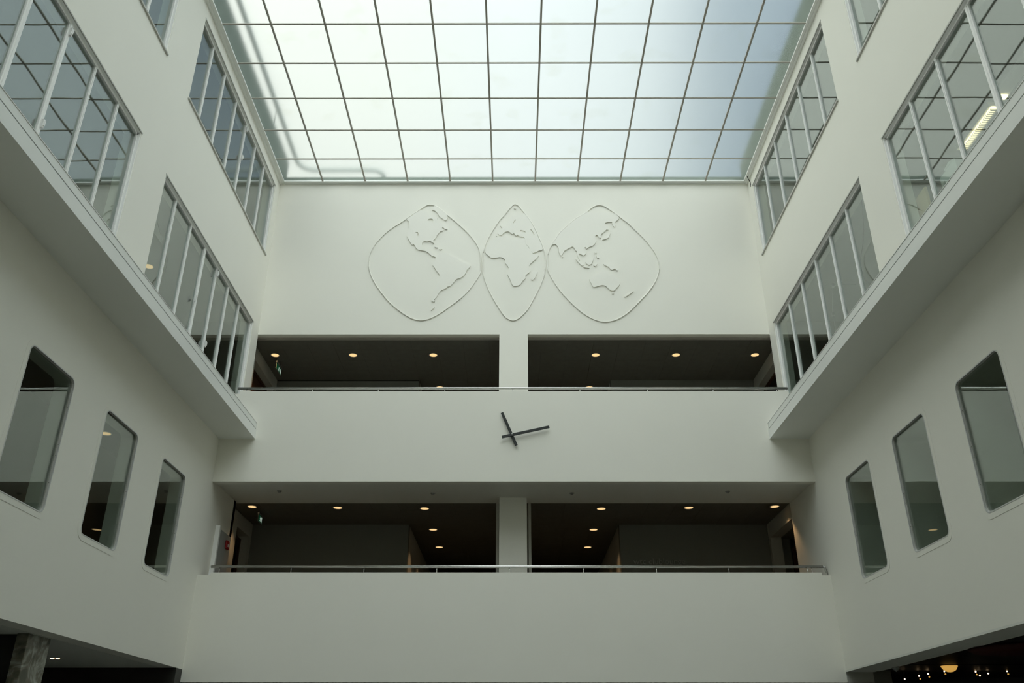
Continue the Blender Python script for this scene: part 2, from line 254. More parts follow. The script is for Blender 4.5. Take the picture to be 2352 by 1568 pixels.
# ------------------------------------------------------------------ the building shell
UL = [(12.2, 17.80, 6.42, 9.30), (5.5, 11.10, 6.42, 9.30), (12.40, 17.90, 11.22, 13.28), (5.6, 11.27, 11.22, 13.28)]
UR = [(12.31, 17.86, 6.42, 9.30), (5.6, 11.25, 6.42, 9.30), (12.46, 17.87, 11.20, 13.26), (5.7, 11.41, 11.20, 13.26)]
WT = .30
cells('wall_left_upper', XL - WT, XL, NEAR, D2, 6.02, ZS + .05, UL, M['wall'])
cells('wall_right_upper', XR, XR + WT, NEAR, D2, 6.02, ZS + .05, UR, M['wall'])
LL = [(9.73, 10.94, 2.89, 4.79), (11.98, 13.18, 2.89, 4.79), (14.25, 15.41, 2.93, 4.79)]
LR = [(9.73, 10.91, 2.87, 4.715), (11.93, 13.12, 2.86, 4.715), (14.12, 15.28, 2.875, 4.715)]
cells('wall_left_lower', XL - .28, XL, NEAR, 18.45, 1.54, 6.02, LL, M['wall'], .11)
cells('wall_right_lower', XR, XR + .70, NEAR, 18.58, 1.53, 6.02, LR, M['wall'], .11)
S('wall_back_upper', (XL - WT, D2, 9.187), (XR + WT, D2 + .22, ZS + .05), M['wall'])
S('wall_back_pier', (-.36, D2, 6.0), (.317, D2 + .35, 9.187), M['wall'])
boxes('trim_1', [((-6.2, D2 + .16, 9.16), (6.2, D2 + .20, 9.187)), ((-6.2, D2 + .21, 9.15), (6.2, D2 + .24, 9.187))], M['bar'])['kind'] = 'structure'
# ledges along both side walls
for s, xw, xf, n in ((-1, XL, -5.385, 2), (1, XR, 5.29, 3)):
    xc = xf + s * .008
    o = S('trim_%d' % n, (xw, NEAR, 6.021), (xf, D1, 6.222), M['trim'])
    S('coping', (xw, NEAR, 6.246), (xc, D1, 6.362), M['trim'], parent=o)
    S('coping_groove', (xw, NEAR, 6.222), (xf + s * .016, D1, 6.246), M['gap'], parent=o)
    S('coping_edge', (xw, NEAR, 6.362), (xc - s * .006, D1, 6.372), M['white'], parent=o)
# gallery parapets
o = S('wall_gallery_upper', (XL, D1, 5.112), (XR, D1 + .2, 7.04), M['wall']); S('coping', (-5.847, D1, 7.04), (5.833, D1 + .2, 7.10), M['wall'], parent=o)
o = S('wall_gallery_lower', (XL, D1, 1.318), (XR, D1 + .2, 3.25), M['wall']); S('coping', (-5.883, D1, 3.25), (5.932, D1 + .2, 3.30), M['wall'], parent=o)
# floors / soffits of the galleries
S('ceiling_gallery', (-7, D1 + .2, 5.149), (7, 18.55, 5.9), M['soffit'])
S('floor_upper', (-7, 18.55, 5.20), (7, FAR, 5.9), M['corr'])
S('floor_lower', (-7, D1 + .2, 1.318), (7, FAR, 2.1), M['corr'])
# corridor walls, level 1
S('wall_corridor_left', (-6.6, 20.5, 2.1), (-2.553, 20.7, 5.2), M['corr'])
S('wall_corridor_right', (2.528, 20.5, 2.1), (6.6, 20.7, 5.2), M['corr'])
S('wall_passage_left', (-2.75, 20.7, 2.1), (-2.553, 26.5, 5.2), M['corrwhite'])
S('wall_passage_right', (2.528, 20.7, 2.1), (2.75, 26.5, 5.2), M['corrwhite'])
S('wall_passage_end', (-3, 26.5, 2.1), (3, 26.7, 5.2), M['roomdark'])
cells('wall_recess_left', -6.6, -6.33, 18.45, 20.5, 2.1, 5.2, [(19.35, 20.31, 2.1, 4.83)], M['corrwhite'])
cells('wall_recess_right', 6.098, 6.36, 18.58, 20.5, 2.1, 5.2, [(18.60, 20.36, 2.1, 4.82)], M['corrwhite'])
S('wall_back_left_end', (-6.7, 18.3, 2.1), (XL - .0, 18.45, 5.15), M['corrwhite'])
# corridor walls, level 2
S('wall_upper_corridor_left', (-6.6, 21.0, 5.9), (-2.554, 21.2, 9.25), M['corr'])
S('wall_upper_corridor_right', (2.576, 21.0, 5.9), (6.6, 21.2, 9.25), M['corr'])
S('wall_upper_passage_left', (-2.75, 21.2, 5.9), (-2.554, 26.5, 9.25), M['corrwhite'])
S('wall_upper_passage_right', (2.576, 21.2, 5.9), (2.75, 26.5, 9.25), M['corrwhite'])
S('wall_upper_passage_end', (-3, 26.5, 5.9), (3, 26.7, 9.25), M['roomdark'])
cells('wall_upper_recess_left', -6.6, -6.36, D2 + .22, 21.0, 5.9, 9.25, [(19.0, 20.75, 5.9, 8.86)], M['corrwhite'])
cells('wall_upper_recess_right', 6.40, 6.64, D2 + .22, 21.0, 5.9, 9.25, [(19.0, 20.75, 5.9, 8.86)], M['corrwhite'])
S('trim_4', (-6.36, 21.0 - .004, 9.165), (-2.554, 21.0, 9.187), M['black'])
# door leaves in the side openings
def door(n, x, y0, y1, z0, z1, s, mat):
    o = box('door_%d' % n, (x, y0, z0), (x + s * .05, y1, z1), mat, bevel=.004); o['kind'] = 'structure'
    boxes('door_frame', [((x, y0 - .06, z0), (x - s * .05, y0, z1 + .06)), ((x, y1, z0), (x - s * .05, y1 + .06, z1 + .06)), ((x, y0, z1), (x - s * .05, y1, z1 + .06))], M['wood'], o)
    tube('door_handle', [(x - s * .01, y0 + .1, z0 + 1.0), (x - s * .06, y0 + .1, z0 + 1.0), (x - s * .06, y0 + .24, z0 + 1.0)], .01, M['steel'], o, 8)
door(1, -6.56, 19.41, 20.25, 2.1, 4.70, -1, M['black'])
door(2, 6.62, 18.75, 20.28, 2.1, 4.50, 1, M['black'])
door(3, -6.56, 19.1, 20.65, 5.9, 8.76, -1, M['wood'])
door(4, 6.60, 19.1, 20.65, 5.9, 8.76, 1, M['black'])
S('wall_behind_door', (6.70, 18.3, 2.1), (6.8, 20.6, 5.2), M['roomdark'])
S('ceiling_doorway', (6.36, 18.5, 4.82), (6.7, 20.5, 4.9), M['corr'])
# column of the lower gallery with two slim posts
o = box('wall_column_lower', (-.328, 18.088, 2.1), (.266, 18.5, 5.149), M['wall'], bevel=.006); o['kind'] = 'structure'
for x in (-.401, .300):
    p = box('gallery_post', (x, 18.50, 2.1), (x + .062, 18.56, 5.149), M['trimgrey'], bevel=.004)
    tag(p, 'slim grey metal post close to the %s side of the lower gallery column' % ('left' if x < 0 else 'right'), 'post', 'posts beside the lower gallery column')
# outer shell
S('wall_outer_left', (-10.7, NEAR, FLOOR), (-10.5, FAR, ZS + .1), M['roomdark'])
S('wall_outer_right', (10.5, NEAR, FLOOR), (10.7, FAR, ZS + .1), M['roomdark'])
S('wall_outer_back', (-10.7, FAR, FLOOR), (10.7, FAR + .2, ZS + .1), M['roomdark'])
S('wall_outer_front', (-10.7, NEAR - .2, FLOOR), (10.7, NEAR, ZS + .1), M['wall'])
S('floor', (-10.7, NEAR, FLOOR - .2), (10.7, FAR, FLOOR), M['floor'])
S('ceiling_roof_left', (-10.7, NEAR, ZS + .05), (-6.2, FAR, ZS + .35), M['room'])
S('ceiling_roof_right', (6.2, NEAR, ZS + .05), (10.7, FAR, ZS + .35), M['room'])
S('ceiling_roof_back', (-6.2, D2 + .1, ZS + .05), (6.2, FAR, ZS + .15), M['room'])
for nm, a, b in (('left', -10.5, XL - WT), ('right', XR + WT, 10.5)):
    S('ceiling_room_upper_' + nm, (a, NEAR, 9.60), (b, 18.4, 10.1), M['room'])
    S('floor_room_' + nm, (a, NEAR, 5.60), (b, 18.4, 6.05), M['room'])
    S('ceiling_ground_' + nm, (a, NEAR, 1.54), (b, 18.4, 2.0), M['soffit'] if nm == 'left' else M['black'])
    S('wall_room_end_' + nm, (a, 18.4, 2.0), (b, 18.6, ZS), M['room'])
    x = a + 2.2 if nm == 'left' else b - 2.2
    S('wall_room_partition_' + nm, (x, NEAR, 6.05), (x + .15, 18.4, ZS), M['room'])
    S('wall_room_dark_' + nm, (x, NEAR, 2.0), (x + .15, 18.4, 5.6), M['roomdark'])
# ground floor
S('wall_ground_left', (-10.5, 16.5, FLOOR), (XL, 16.8, 1.54), M['grd'])
S('wall_ground_back', (XL, 22.0, FLOOR), (10.5, 22.2, 1.4), M['grd'])
S('wall_ground_left_near', (-10.5, 12.0, FLOOR), (-6.62, 12.35, 1.54), M['grd'])
p = box('marble_pillar', (-6.62, 11.9, FLOOR), (-6.46, 12.5, 1.54), M['marble'], bevel=.008)
tag(p, 'grey veined marble pillar under the left wall in the bottom left corner', 'pillar')
S('ceiling_ground_edge', (XR + .0, NEAR, 1.50), (6.62, D1, 1.53), M['soffit'])
S('wall_ground_right_stub', (XR, D1 + .02, 1.318), (6.60, D1 + .2, 1.53), M['corrwhite'])
S('trim_5', (6.62, 15.85, 1.535), (10.5, 15.95, 1.56), M['black'])

# ------------------------------------------------------------------ the skylight
cl = root('ceiling', (0, 8, ZS), 'frosted glass skylight ceiling in a thin grid of grey bars', kind='structure')
CW, C0, RP = 1.11, -.01, 1.0962
xs = [-6.015] + [C0 + (i - 5.5) * CW for i in range(1, 11)] + [5.995]
ys = [18.159, 18.159 - .8987]
while ys[-1] - RP > NEAR + .1: ys.append(ys[-1] - RP)
ys.append(NEAR + .05)
bw = .0205
cache = {}
def panel_mesh(w, d):
    k = (round(w, 3), round(d, 3))
    if k not in cache:
        bm = bmesh.new(); bx(bm, (-w / 2, -d / 2, -.005), (w / 2, d / 2, .005)); bmesh.ops.recalc_face_normals(bm, faces=bm.faces)
        me = bpy.data.meshes.new('glass_panel'); bm.to_mesh(me); bm.free(); cache[k] = me
    return cache[k]
for a, b in zip(xs, xs[1:]):
    for c, d in zip(ys, ys[1:]):
        link('glass_panel', panel_mesh(b - a - .008, c - d - .008), ((a + b) / 2, (c + d) / 2, ZS + .012), M['frost'], cl)
for x in xs[1:-1]: box('glazing_bar', (x - bw, ys[-1], ZS - .022), (x + bw, ys[0], ZS + .006), M['bar'], cl, bevel=.003)
for y in ys[1:-1]:
    for a, b in zip(xs, xs[1:]):
        pass
    box('cross_bar', (xs[0], y - bw + .003, ZS - .016), (xs[-1], y + bw - .003, ZS + .005), M['bar'], cl, bevel=.003)
boxes('edge_frame', [((XL, NEAR, ZS - .03), (xs[0] + .01, D2, ZS + .005)), ((XL + .001, NEAR, ZS - .055), (XL + .055, D2, ZS - .03))], M['trim'], cl)
boxes('edge_frame', [((xs[-1] - .01, NEAR, ZS - .03), (XR, D2, ZS + .005)), ((XR - .055, NEAR, ZS - .055), (XR - .001, D2, ZS - .03))], M['trim'], cl)
boxes('edge_frame', [((xs[0], ys[0] - .01, ZS - .03), (xs[-1], D2, ZS + .005)), ((xs[0], D2 - .02, ZS - .05), (xs[-1], D2 - .001, ZS - .03))], M['trim'], cl)
boxes('roof_curb', [((-6.35, NEAR, ZS + .02), (-6.02, D2 + .1, ZS + .76))], M['roof'], cl)
boxes('roof_curb', [((6.0, NEAR, ZS + .02), (6.35, D2 + .1, ZS + .66))], M['roof'], cl)
boxes('roof_curb', [((-6.35, D2 - .06, ZS + .02), (6.35, D2 + .15, ZS + .15))], M['roof'], cl)
boxes('roof_curb', [((-6.35, NEAR - .2, ZS + .02), (6.35, NEAR + .02, ZS + .5))], M['roof'], cl)
# pipe lying above the frosted glass
arc = lambda cx, cy_, r, a0, a1, z, n=8: [(cx + r * math.cos(R(a0 + (a1 - a0) * k / n)), cy_ + r * math.sin(R(a0 + (a1 - a0) * k / n)), z) for k in range(n + 1)]
zp = 14.25
pts = [(-5.74, NEAR + .3, zp)] + arc(-5.34, 18.11, .4, 180, 90, zp) + arc(-3.83, 18.81, .3, -90, 0, zp) + [(-3.53, 20.4, zp)]
pr = root('roof_pipe', (-5.64, 8, zp), 'grey pipe seen blurred through the frosted glass at the left edge of the skylight', 'pipe')
tube('pipe_run', pts, .055, M['pipe'], pr)
for y in (0, 4, 8, 12, 16): box('pipe_support', (-5.745, y, ZS + .02), (-5.735, y + .01, zp), M['roof'], pr)
# loose cable in the corner
cb = tube('loose_cable', [(5.99, 17.95, ZS + .0), (6.02, 17.95, ZS - .03), (6.05, 17.97, 13.52), (6.085, 17.98, 13.44), (6.09, 17.98, 13.36), (6.075, 17.98, 13.29)], .009, M['cable'], None, 8)
tag(cb, 'short black cable hanging loose in the right far corner of the skylight', 'cable')

# ------------------------------------------------------------------ upper windows
def window(n, s, hole, muls, wide=(), hinge=None, sill=False, label=None, latch=None):
    xw = XL if s < 0 else XR                       # s: outward direction of x
    y0, y1, z0, z1 = hole
    w = root('window_%d' % n, (xw, (y0 + y1) / 2, z0), label, kind='structure')
    X = lambda d: xw + s * d
    boxes('window_frame', [((X(.05), y0, z1 - .065), (X(.12), y1, z1)), ((X(.05), y0, z0), (X(.12), y1, z0 + .05)),
                           ((X(.05), y0, z0), (X(.12), y0 + .05, z1)), ((X(.05), y1 - .05, z0), (X(.12), y1, z1)),
                           ((X(.015), y1 - .022, z0), (X(.06), y1, z1)), ((X(.012), y0, z1 - .02), (X(.06), y1, z1))], M['frame'], w)
    boxes('head_trim', [((X(-.006), y0 - .02, z1 - .012), (X(.02), y1 + .02, z1 + .012))], M['trimgrey'], w)
    for m_ in muls:
        hw = .042 if m_ in wide else .020
        L = [((X(.06), m_ - hw, z0 + .03), (X(.115), m_ + hw, z1 - .06)), ((X(.045), m_ - hw * .45, z0 + .03), (X(.06), m_ + hw * .45, z1 - .06))]
        box_ = boxes('mullion', L, M['frame'], w)
        if hinge and abs(m_ - hinge) < .01:
            for z in (z1 - .26, z0 + 1.0):
                boxes('hinge', [((X(.015), m_ - .02, z), (X(.045), m_ + .02, z + .13)), ((X(.0), m_ - .008, z + .03), (X(.03), m_ + .012, z + .10))], M['white'], box_)
    if latch:
        boxes('window_latch', [((X(.02), latch - .045, z0 + 1.55), (X(.05), latch - .02, z0 + 1.60)), ((X(.005), latch - .042, z0 + 1.56), (X(.025), latch - .03, z0 + 1.68))], M['white'], w)
    e = [y0 + .03] + sorted(muls) + [y1 - .03]
    for a, b in zip(e, e[1:]):
        box('glass_pane', (X(.085), a, z0 + .03), (X(.094), b, z1 - .04), M['glass'], w, rot=(0, R(random.uniform(-.16, .16)), R(random.uniform(-.2, .2))))
    if sill:
        boxes('window_sill', [((X(-.03), y0 - .03, z0 - .03), (X(.06), y1 + .03, z0 + .004))], M['trimgrey'], w)
window(1, -1, UL[0], [12.90, 13.71, 14.53, 15.295, 16.07, 16.87], wide=(14.53,), hinge=15.295, latch=14.46, label='left window band of the middle storey nearest the back wall, white mullions')
window(2, -1, UL[1], [10.33, 9.55, 8.744, 7.87, 7.07, 6.28], wide=(7.87, 8.744), hinge=8.744, label='large left window band of the middle storey nearest the camera')
window(3, -1, UL[2], [13.117, 13.9, 14.73, 15.50, 16.28, 17.05], wide=(), hinge=15.50, sill=True, label='left window band of the top storey next to the skylight corner')
window(4, -1, UL[3], [10.47, 9.70, 8.9, 8.1, 7.3, 6.4], sill=True, label='left top storey window cut off by the upper edge of the view')
window(5, 1, UR[0], [13.19, 14.09, 14.99, 15.91, 16.84], label='right window band of the middle storey nearest the back wall')
window(6, 1, UR[1], [10.31, 9.41, 8.45, 7.46, 6.5], wide=(7.46, 8.45), label='large right window band of the middle storey nearest the camera')
window(7, 1, UR[2], [13.315, 14.23, 15.17, 16.10, 17.0], sill=True, label='right window band of the top storey next to the skylight corner')
window(8, 1, UR[3], [10.44, 9.5, 8.6, 7.6, 6.7], sill=True, label='right top storey window cut off by the upper edge of the view')

# ------------------------------------------------------------------ lower round-cornered windows
def rrect(y0, y1, z0, z1, r, n=7):
    P = []
    for cy_, cz, a0 in ((y1 - r, z1 - r, 0), (y0 + r, z1 - r, 90), (y0 + r, z0 + r, 180), (y1 - r, z0 + r, 270)):
        for k in range(n): a = R(a0 + 90 * k / (n - 1)); P.append((cy_ + r * math.cos(a), cz + r * math.sin(a)))
    return P
def ring(name, xa, xb, A, B, mat, parent):
    """a frame between outline A (outer) and outline B (inner), from x = xa to x = xb"""
    bm = bmesh.new(); n = len(A)
    V = [[bm.verts.new((x, y, z)) for y, z in P] for x, P in ((xa, A), (xa, B), (xb, B), (xb, A))]
    for i in range(4):
        P, Q = V[i], V[(i + 1) % 4]
        for k in range(n): bm.faces.new((P[k], P[(k + 1) % n], Q[(k + 1) % n], Q[k]))
    return fin(name, bm, mat, parent)
def porthole(n, s, h, label):
    xw = XL if s < 0 else XR
    y0, y1, z0, z1 = h; X = lambda d: xw + s * d
    w = root('window_%d' % n, (xw, (y0 + y1) / 2, z0), label, kind='structure')
    ring('surround_plate', X(-.004), X(.0), rrect(y0 - .075, y1 + .075, z0 - .075, z1 + .075, .18), rrect(y0, y1, z0, z1, .11), M['wall'], w)
    ring('window_frame', X(-.007), X(.05), rrect(y0, y1, z0, z1, .11), rrect(y0 + .016, y1 - .016, z0 + .016, z1 - .016, .095), M['sash'], w)
    ring('inner_gasket', X(.02), X(.05), rrect(y0 + .016, y1 - .016, z0 + .016, z1 - .016, .095), rrect(y0 + .022, y1 - .022, z0 + .022, z1 - .022, .09), M['trimgrey'], w)
    g_ = rrect(y0 + .016, y1 - .016, z0 + .016, z1 - .016, .095)
    bm = bmesh.new(); A = [bm.verts.new((X(.032), y, z)) for y, z in g_]; B = [bm.verts.new((X(.042), y, z)) for y, z in g_]
    bm.faces.new(A); bm.faces.new(B[::-1])
    for k in range(len(g_)): bm.faces.new((A[k], B[k], B[(k + 1) % len(g_)], A[(k + 1) % len(g_)]))
    fin('glass_pane', bm, M['glass'], w)
    for k in (.22, .42, .5, .78):
        z = z0 + (z1 - z0) * k
        lathe('frame_screw', [(0, .004), (.006, .003), (.007, 0), (0, 0)], (X(.012), y1 - .017, z), M['steel'], w, 8).rotation_euler = (R(90), 0, 0)
side = {-1: 'left', 1: 'right'}
for s, HH, n0 in ((-1, LL, 9), (1, LR, 12)):
    for i, h in enumerate(HH):
        porthole(n0 + i, s, h, 'round-cornered steel-framed window low on the %s wall, %s' % (side[s], ['nearest the camera', 'the middle one of three', 'nearest the back wall'][i]))

# ------------------------------------------------------------------ handrails
def rail(label, y, z, xa, xb, posts, ztop, ends):
    r = root('handrail', ((xa + xb) / 2, y, ztop), label, 'handrail')
    P = [(xa, y, z), (xb, y, z)]
    tube('rail_tube', P, .026, M['steel'], r, 16)
    for x in posts:
        tube('rail_post', [(x, y, ztop - .005), (x, y, z - .02)], .008, M['steel'], r, 8)
    for x, s in ((xa, 1), (xb, -1)):
        lathe('end_cap', [(0, .004), (.02, .003), (.0265, 0), (.0265, -.01), (0, -.01)], (x, y, z), M['steel'], r, 16).rotation_euler = (0, R(-90 * s), 0)
    return r
rail('long stainless steel handrail on top of the upper gallery parapet above the clock', 16.9, 7.205, -5.95, 5.86, [-5.75, -4.333, -2.921, -1.491, -.034, 1.404, 2.851, 4.259, 5.62], 7.10, 0)
r = rail('long stainless steel handrail on top of the lower gallery parapet', 16.9, 3.43, -5.93, 6.02, [-5.758, -4.357, -2.934, -1.516, -.1, 1.34, 2.764, 4.173, 5.70, 5.79], 3.30, 1)
tube('end_bend', [(6.02, 16.9, 3.43), (6.045, 16.9, 3.42), (6.055, 16.9, 3.38), (6.06, 16.9, 3.22)], .022, M['steel'], r, 12)

# ------------------------------------------------------------------ clock
ck = root('wall_clock', (-.051, D1, 6.094), 'wall clock of two bare black hands on the white gallery parapet', 'clock')
def hand(nm, a, b, w, y, t_):
    a, b = Vector((a[0], 0, a[1])), Vector((b[0], 0, b[1])); d = (b - a).normalized(); n = Vector((-d.z, 0, d.x)) * w / 2
    bm = bmesh.new(); q = [a + n, b + n, b - n, a - n]
    A = [bm.verts.new((p.x, y, p.z)) for p in q]; B = [bm.verts.new((p.x, y - t_, p.z)) for p in q]
    bm.faces.new(A); bm.faces.new(B[::-1])
    for k in range(4): bm.faces.new((A[k], B[k], B[(k + 1) % 4], A[(k + 1) % 4]))
    return fin(nm, bm, M['clock'], ck, bevel=.003)
hand('hour_hand', (-.262, 6.584), (.040, 5.860), .056, D1 - .05, .022)
hand('minute_hand', (-.262, 6.030), (.722, 6.254), .056, D1 - .085, .022)
tube('spindle', [(-.051, D1, 6.094), (-.051, D1 - .112, 6.094)], .012, M['steel'], ck, 12)
box('hub', (-.085, D1 - .05, 6.06), (-.017, D1, 6.128), M['clock'], ck, bevel=.006)

# ------------------------------------------------------------------ world map relief
def smooth(P, n=3):
    out_ = []; L = len(P)
    for i in range(L):
        p0, p1, p2, p3 = (Vector(P[(i + k) % L]) for k in (-1, 0, 1, 2))
        for k in range(n):
            t_ = k / n
            out_.append(.5 * ((2 * p1) + (-p0 + p2) * t_ + (2 * p0 - 5 * p1 + 4 * p2 - p3) * t_ ** 2 + (-p0 + 3 * p1 - 3 * p2 + p3) * t_ ** 3))
    return out_
def flat(name, loops, depth, y, mat, parent):
    cu = bpy.data.curves.new(name, 'CURVE'); cu.dimensions = '2D'; cu.fill_mode = 'BOTH'; cu.extrude = depth / 2
    cx = sum(p[0] for p in loops[0]) / len(loops[0]); cz = sum(p[1] for p in loops[0]) / len(loops[0])
    for lp in loops:
        q = smooth(lp); sp = cu.splines.new('POLY'); sp.points.add(len(q) - 1); sp.use_cyclic_u = True
        for i, p in enumerate(q): sp.points[i].co = (p[0] - cx, p[1] - cz, 0, 1)
    tmp = bpy.data.objects.new('tmp', cu); C.objects.link(tmp)
    me = bpy.data.meshes.new_from_object(tmp.evaluated_get(bpy.context.evaluated_depsgraph_get()))
    bpy.data.objects.remove(tmp)
    me.materials.clear(); me.name = name
    return link(name, me, (cx, y - depth / 2, cz), mat, parent, rot=(R(90), 0, 0))
wm = root('world_map_relief', (0, D2 - .02, 9.5), 'white plaster relief of a world map in three rounded lobes high on the back wall', 'wall relief')
lobe_names = ['western lobe with the Americas', 'narrow middle lobe with Europe and Africa', 'eastern lobe with Asia and Australia']
for i, lp in enumerate(LOBES):
    q = smooth([tuple(p) for p in lp], 4)
    rim = tube('lobe_rim', [(p[0], D2 - .0135, p[1]) for p in q], .0135, M['map'], wm, 8, closed=True)
    rim['label'] = 'raised outline of the ' + lobe_names[i]
    for nm, loops in LANDS[i].items():
        flat('land_plate', loops, .028, D2, M['map'], wm)['label'] = 'raised outline of ' + nm.replace('_', ' ').title()

# ------------------------------------------------------------------ ceiling tiles of the corridors
def tiles(name, x0, x1, y0, y1, z, sx, sy, label):
    r_ = root(name, ((x0 + x1) / 2, y0, z), label, kind='structure')
    nx = round((x1 - x0) / sx); ny = max(1, round((y1 - y0) / sy)); wx = (x1 - x0) / nx; wy = (y1 - y0) / ny
    bm = bmesh.new(); bx(bm, (-wx / 2 + .002, -wy / 2 + .002, 0), (wx / 2 - .002, wy / 2 - .002, .02)); bmesh.ops.recalc_face_normals(bm, faces=bm.faces)
    me = bpy.data.meshes.new('ceiling_tile'); bm.to_mesh(me); bm.free()
    for i in range(nx):
        for j in range(ny):
            link('ceiling_tile', me, (x0 + (i + .5) * wx, y0 + (j + .5) * wy, z + random.uniform(0, .0015)), M['tile'], r_)
    return r_
tiles('ceiling_upper_corridor', -6.36, 6.40, D2 + .24, 21.0, 9.187, .64, .64, 'dark tiled ceiling of the upper corridor')
tiles('ceiling_upper_passage', -2.55, 2.57, 21.0, 26.5, 9.187, .64, .64, 'dark tiled ceiling of the upper passage')
tiles('ceiling_lower_corridor', -6.33, 6.098, 18.55, 20.5, 5.16, .62, .65, 'dark tiled ceiling of the lower corridor')
tiles('ceiling_lower_passage', -2.55, 2.52, 20.5, 26.5, 5.16, .64, .65, 'dark tiled ceiling of the lower passage')
S('ceiling_void', (-6.6, D2 + .22, 9.21), (6.64, FAR, 9.3), M['black'])

# ------------------------------------------------------------------ downlights
def downlight(x, y, z, label, group, power=6.0, d=.095):
    r_ = root('recessed_downlight', (x, y, z), label, 'ceiling light', group)
    lathe('trim_ring', [(d, -.001), (d + .012, -.006), (d + .016, -.001), (d + .016, .004), (d, .004)], (x, y, z), M['alu'], r_)
    lathe('diffuser', [(0, -.006), (d * .6, -.005), (d, -.001), (d, .003), (0, .003)], (x, y, z), M['lampwarm'], r_)
    if power:
        ld = bpy.data.lights.new('downlight_beam', 'SPOT'); ld.energy = power * 3.5; ld.color = (1, .60, .28); ld.spot_size = R(95); ld.spot_blend = .55; ld.shadow_soft_size = .04
        lo = bpy.data.objects.new('downlight_beam', ld); C.objects.link(lo); lo.parent = r_; lo.location = (0, 0, -.03)
ord_ = ['nearest the left wall', 'second from the left wall', 'just left of the central pier', 'just right of the central pier', 'second from the right wall', 'nearest the right wall']
for i, x in enumerate((-6.02, -4.06, -2.04, 2.04, 4.06, 6.04)):
    downlight(x, 19.42, 9.187, 'round warm downlight in the upper corridor ceiling, ' + ord_[i], 'upper corridor downlights', 7)
for i, x in enumerate((-2.037, 2.046)):
    downlight(x, 21.5, 9.187, 'warm downlight half hidden by the upper handrail %s of the pier' % ['left', 'right'][i], 'upper passage downlights', 5)
for i, (x, y) in enumerate(((-5.9, 18.86), (-3.99, 18.95), (-2.035, 19.01), (1.964, 19.03), (3.93, 18.95), (5.835, 18.85))):
    downlight(x, y, 5.155, 'round warm downlight in the lower corridor ceiling, ' + ord_[i].replace('pier', 'column'), 'lower corridor downlights', 7)
for k, y in enumerate((20.97, 22.88)):
    for i, x in enumerate((-2.01, 1.95)):
        downlight(x, y, 5.155, 'warm downlight in the lower passage %s of the column, the %s one' % (['left', 'right'][i], ['upper', 'lower'][k]), 'lower passage downlights', 5)
downlight(-7.76, 15.30, 5.595, 'warm downlight seen through the middle round-cornered window of the left wall', None, 3)
downlight(-7.89, 15.80, 9.595, 'warm downlight at the left window band edge above the ledge', None, 5)
box('lamp_lens', (0, 0, 0), (0, 0, 0), M['white']) if False else None
# ground floor twin spots at left
for i, x in enumerate((-7.66, -7.57)):
    o = lathe('ground_spotlight', [(0, -.012), (.028, -.01), (.04, 0), (.045, .0), (0, .0)], (x, 15.0, 1.545), M['bulb'])
    tag(o, ['larger', 'smaller'][i] + ' of the two glints of a ceiling spotlight beside the marble pillar', 'ceiling light')

# smoke detectors under the lower gallery soffit
for i, (x, y) in enumerate(((-4.97, 17.59), (-1.74, 17.76), (1.22, 17.76), (4.51, 17.63))):
    r_ = root('smoke_detector', (x, y, 5.149), 'small round smoke detector in the lower gallery soffit, ' + ['nearest the left wall', 'left of the column', 'right of the column', 'nearest the right wall'][i], 'smoke detector', 'gallery soffit detectors')
    lathe('detector_base', [(0, -.012), (.05, -.012), (.055, 0), (0, 0)], (x, y, 5.149), M['panel'], r_, 20)
    lathe('detector_head', [(0, -.04), (.025, -.038), (.034, -.012), (0, -.012)], (x, y, 5.149), M['panel'], r_, 20)

# ------------------------------------------------------------------ exit signs
def exit_sign(x, ya, yb, z1, label):
    r_ = root('exit_sign', (x, (ya + yb) / 2, z1), label, 'exit sign')
    z0 = z1 - .17
    box('sign_plate', (x - .004, ya, z0), (x + .004, yb, z1), M['glassplate'], r_)
    box('sign_field', (x + .005, ya + .04, z0 + .02), (x + .007, yb - .04, z1 - .02), M['green'], r_)
    box('housing', (x - .02, ya, z1), (x + .02, yb, z1 + .04), M['alu'], r_, bevel=.004)
    yc = (ya + yb) / 2; zc = (z0 + z1) / 2
    # pictogram: door panel and running figure
    for q_ in ([((x + .0075, yb - .12, z0 + .03), (x + .009, yb - .06, z1 - .03)), ((x + .0075, yc - .02, zc - .02), (x + .009, yc + .015, zc + .03)),
                        ((x + .0075, yc - .01, zc + .036), (x + .009, yc + .01, zc + .056)), ((x + .0075, yc - .05, zc - .045), (x + .009, yc - .01, zc - .025)), ((x + .0075, yc + .01, zc - .055), (x + .009, yc + .03, zc - .02)), ((x + .0075, yc - .045, zc + .005), (x + .009, yc - .015, zc + .018))]): box('pictogram_piece', q_[0], q_[1], M['pict'], r_)
    for y in (ya + .05, yb - .05): tube('suspension_rod', [(x, y, z1 + .04), (x, y, ceilz)], .004, M['alu'], r_, 6)
M['glassplate'] = paint('clear_acrylic_plate', (.25, .30, .26), .15)
ceilz = 9.187; exit_sign(-6.0, 19.55, 20.05, 9.06, 'small green running man exit sign hanging at the left end of the upper corridor')
ceilz = 5.155; exit_sign(-5.84, 19.2, 19.55, 5.09, 'small green running man exit sign hanging at the left end of the lower corridor')

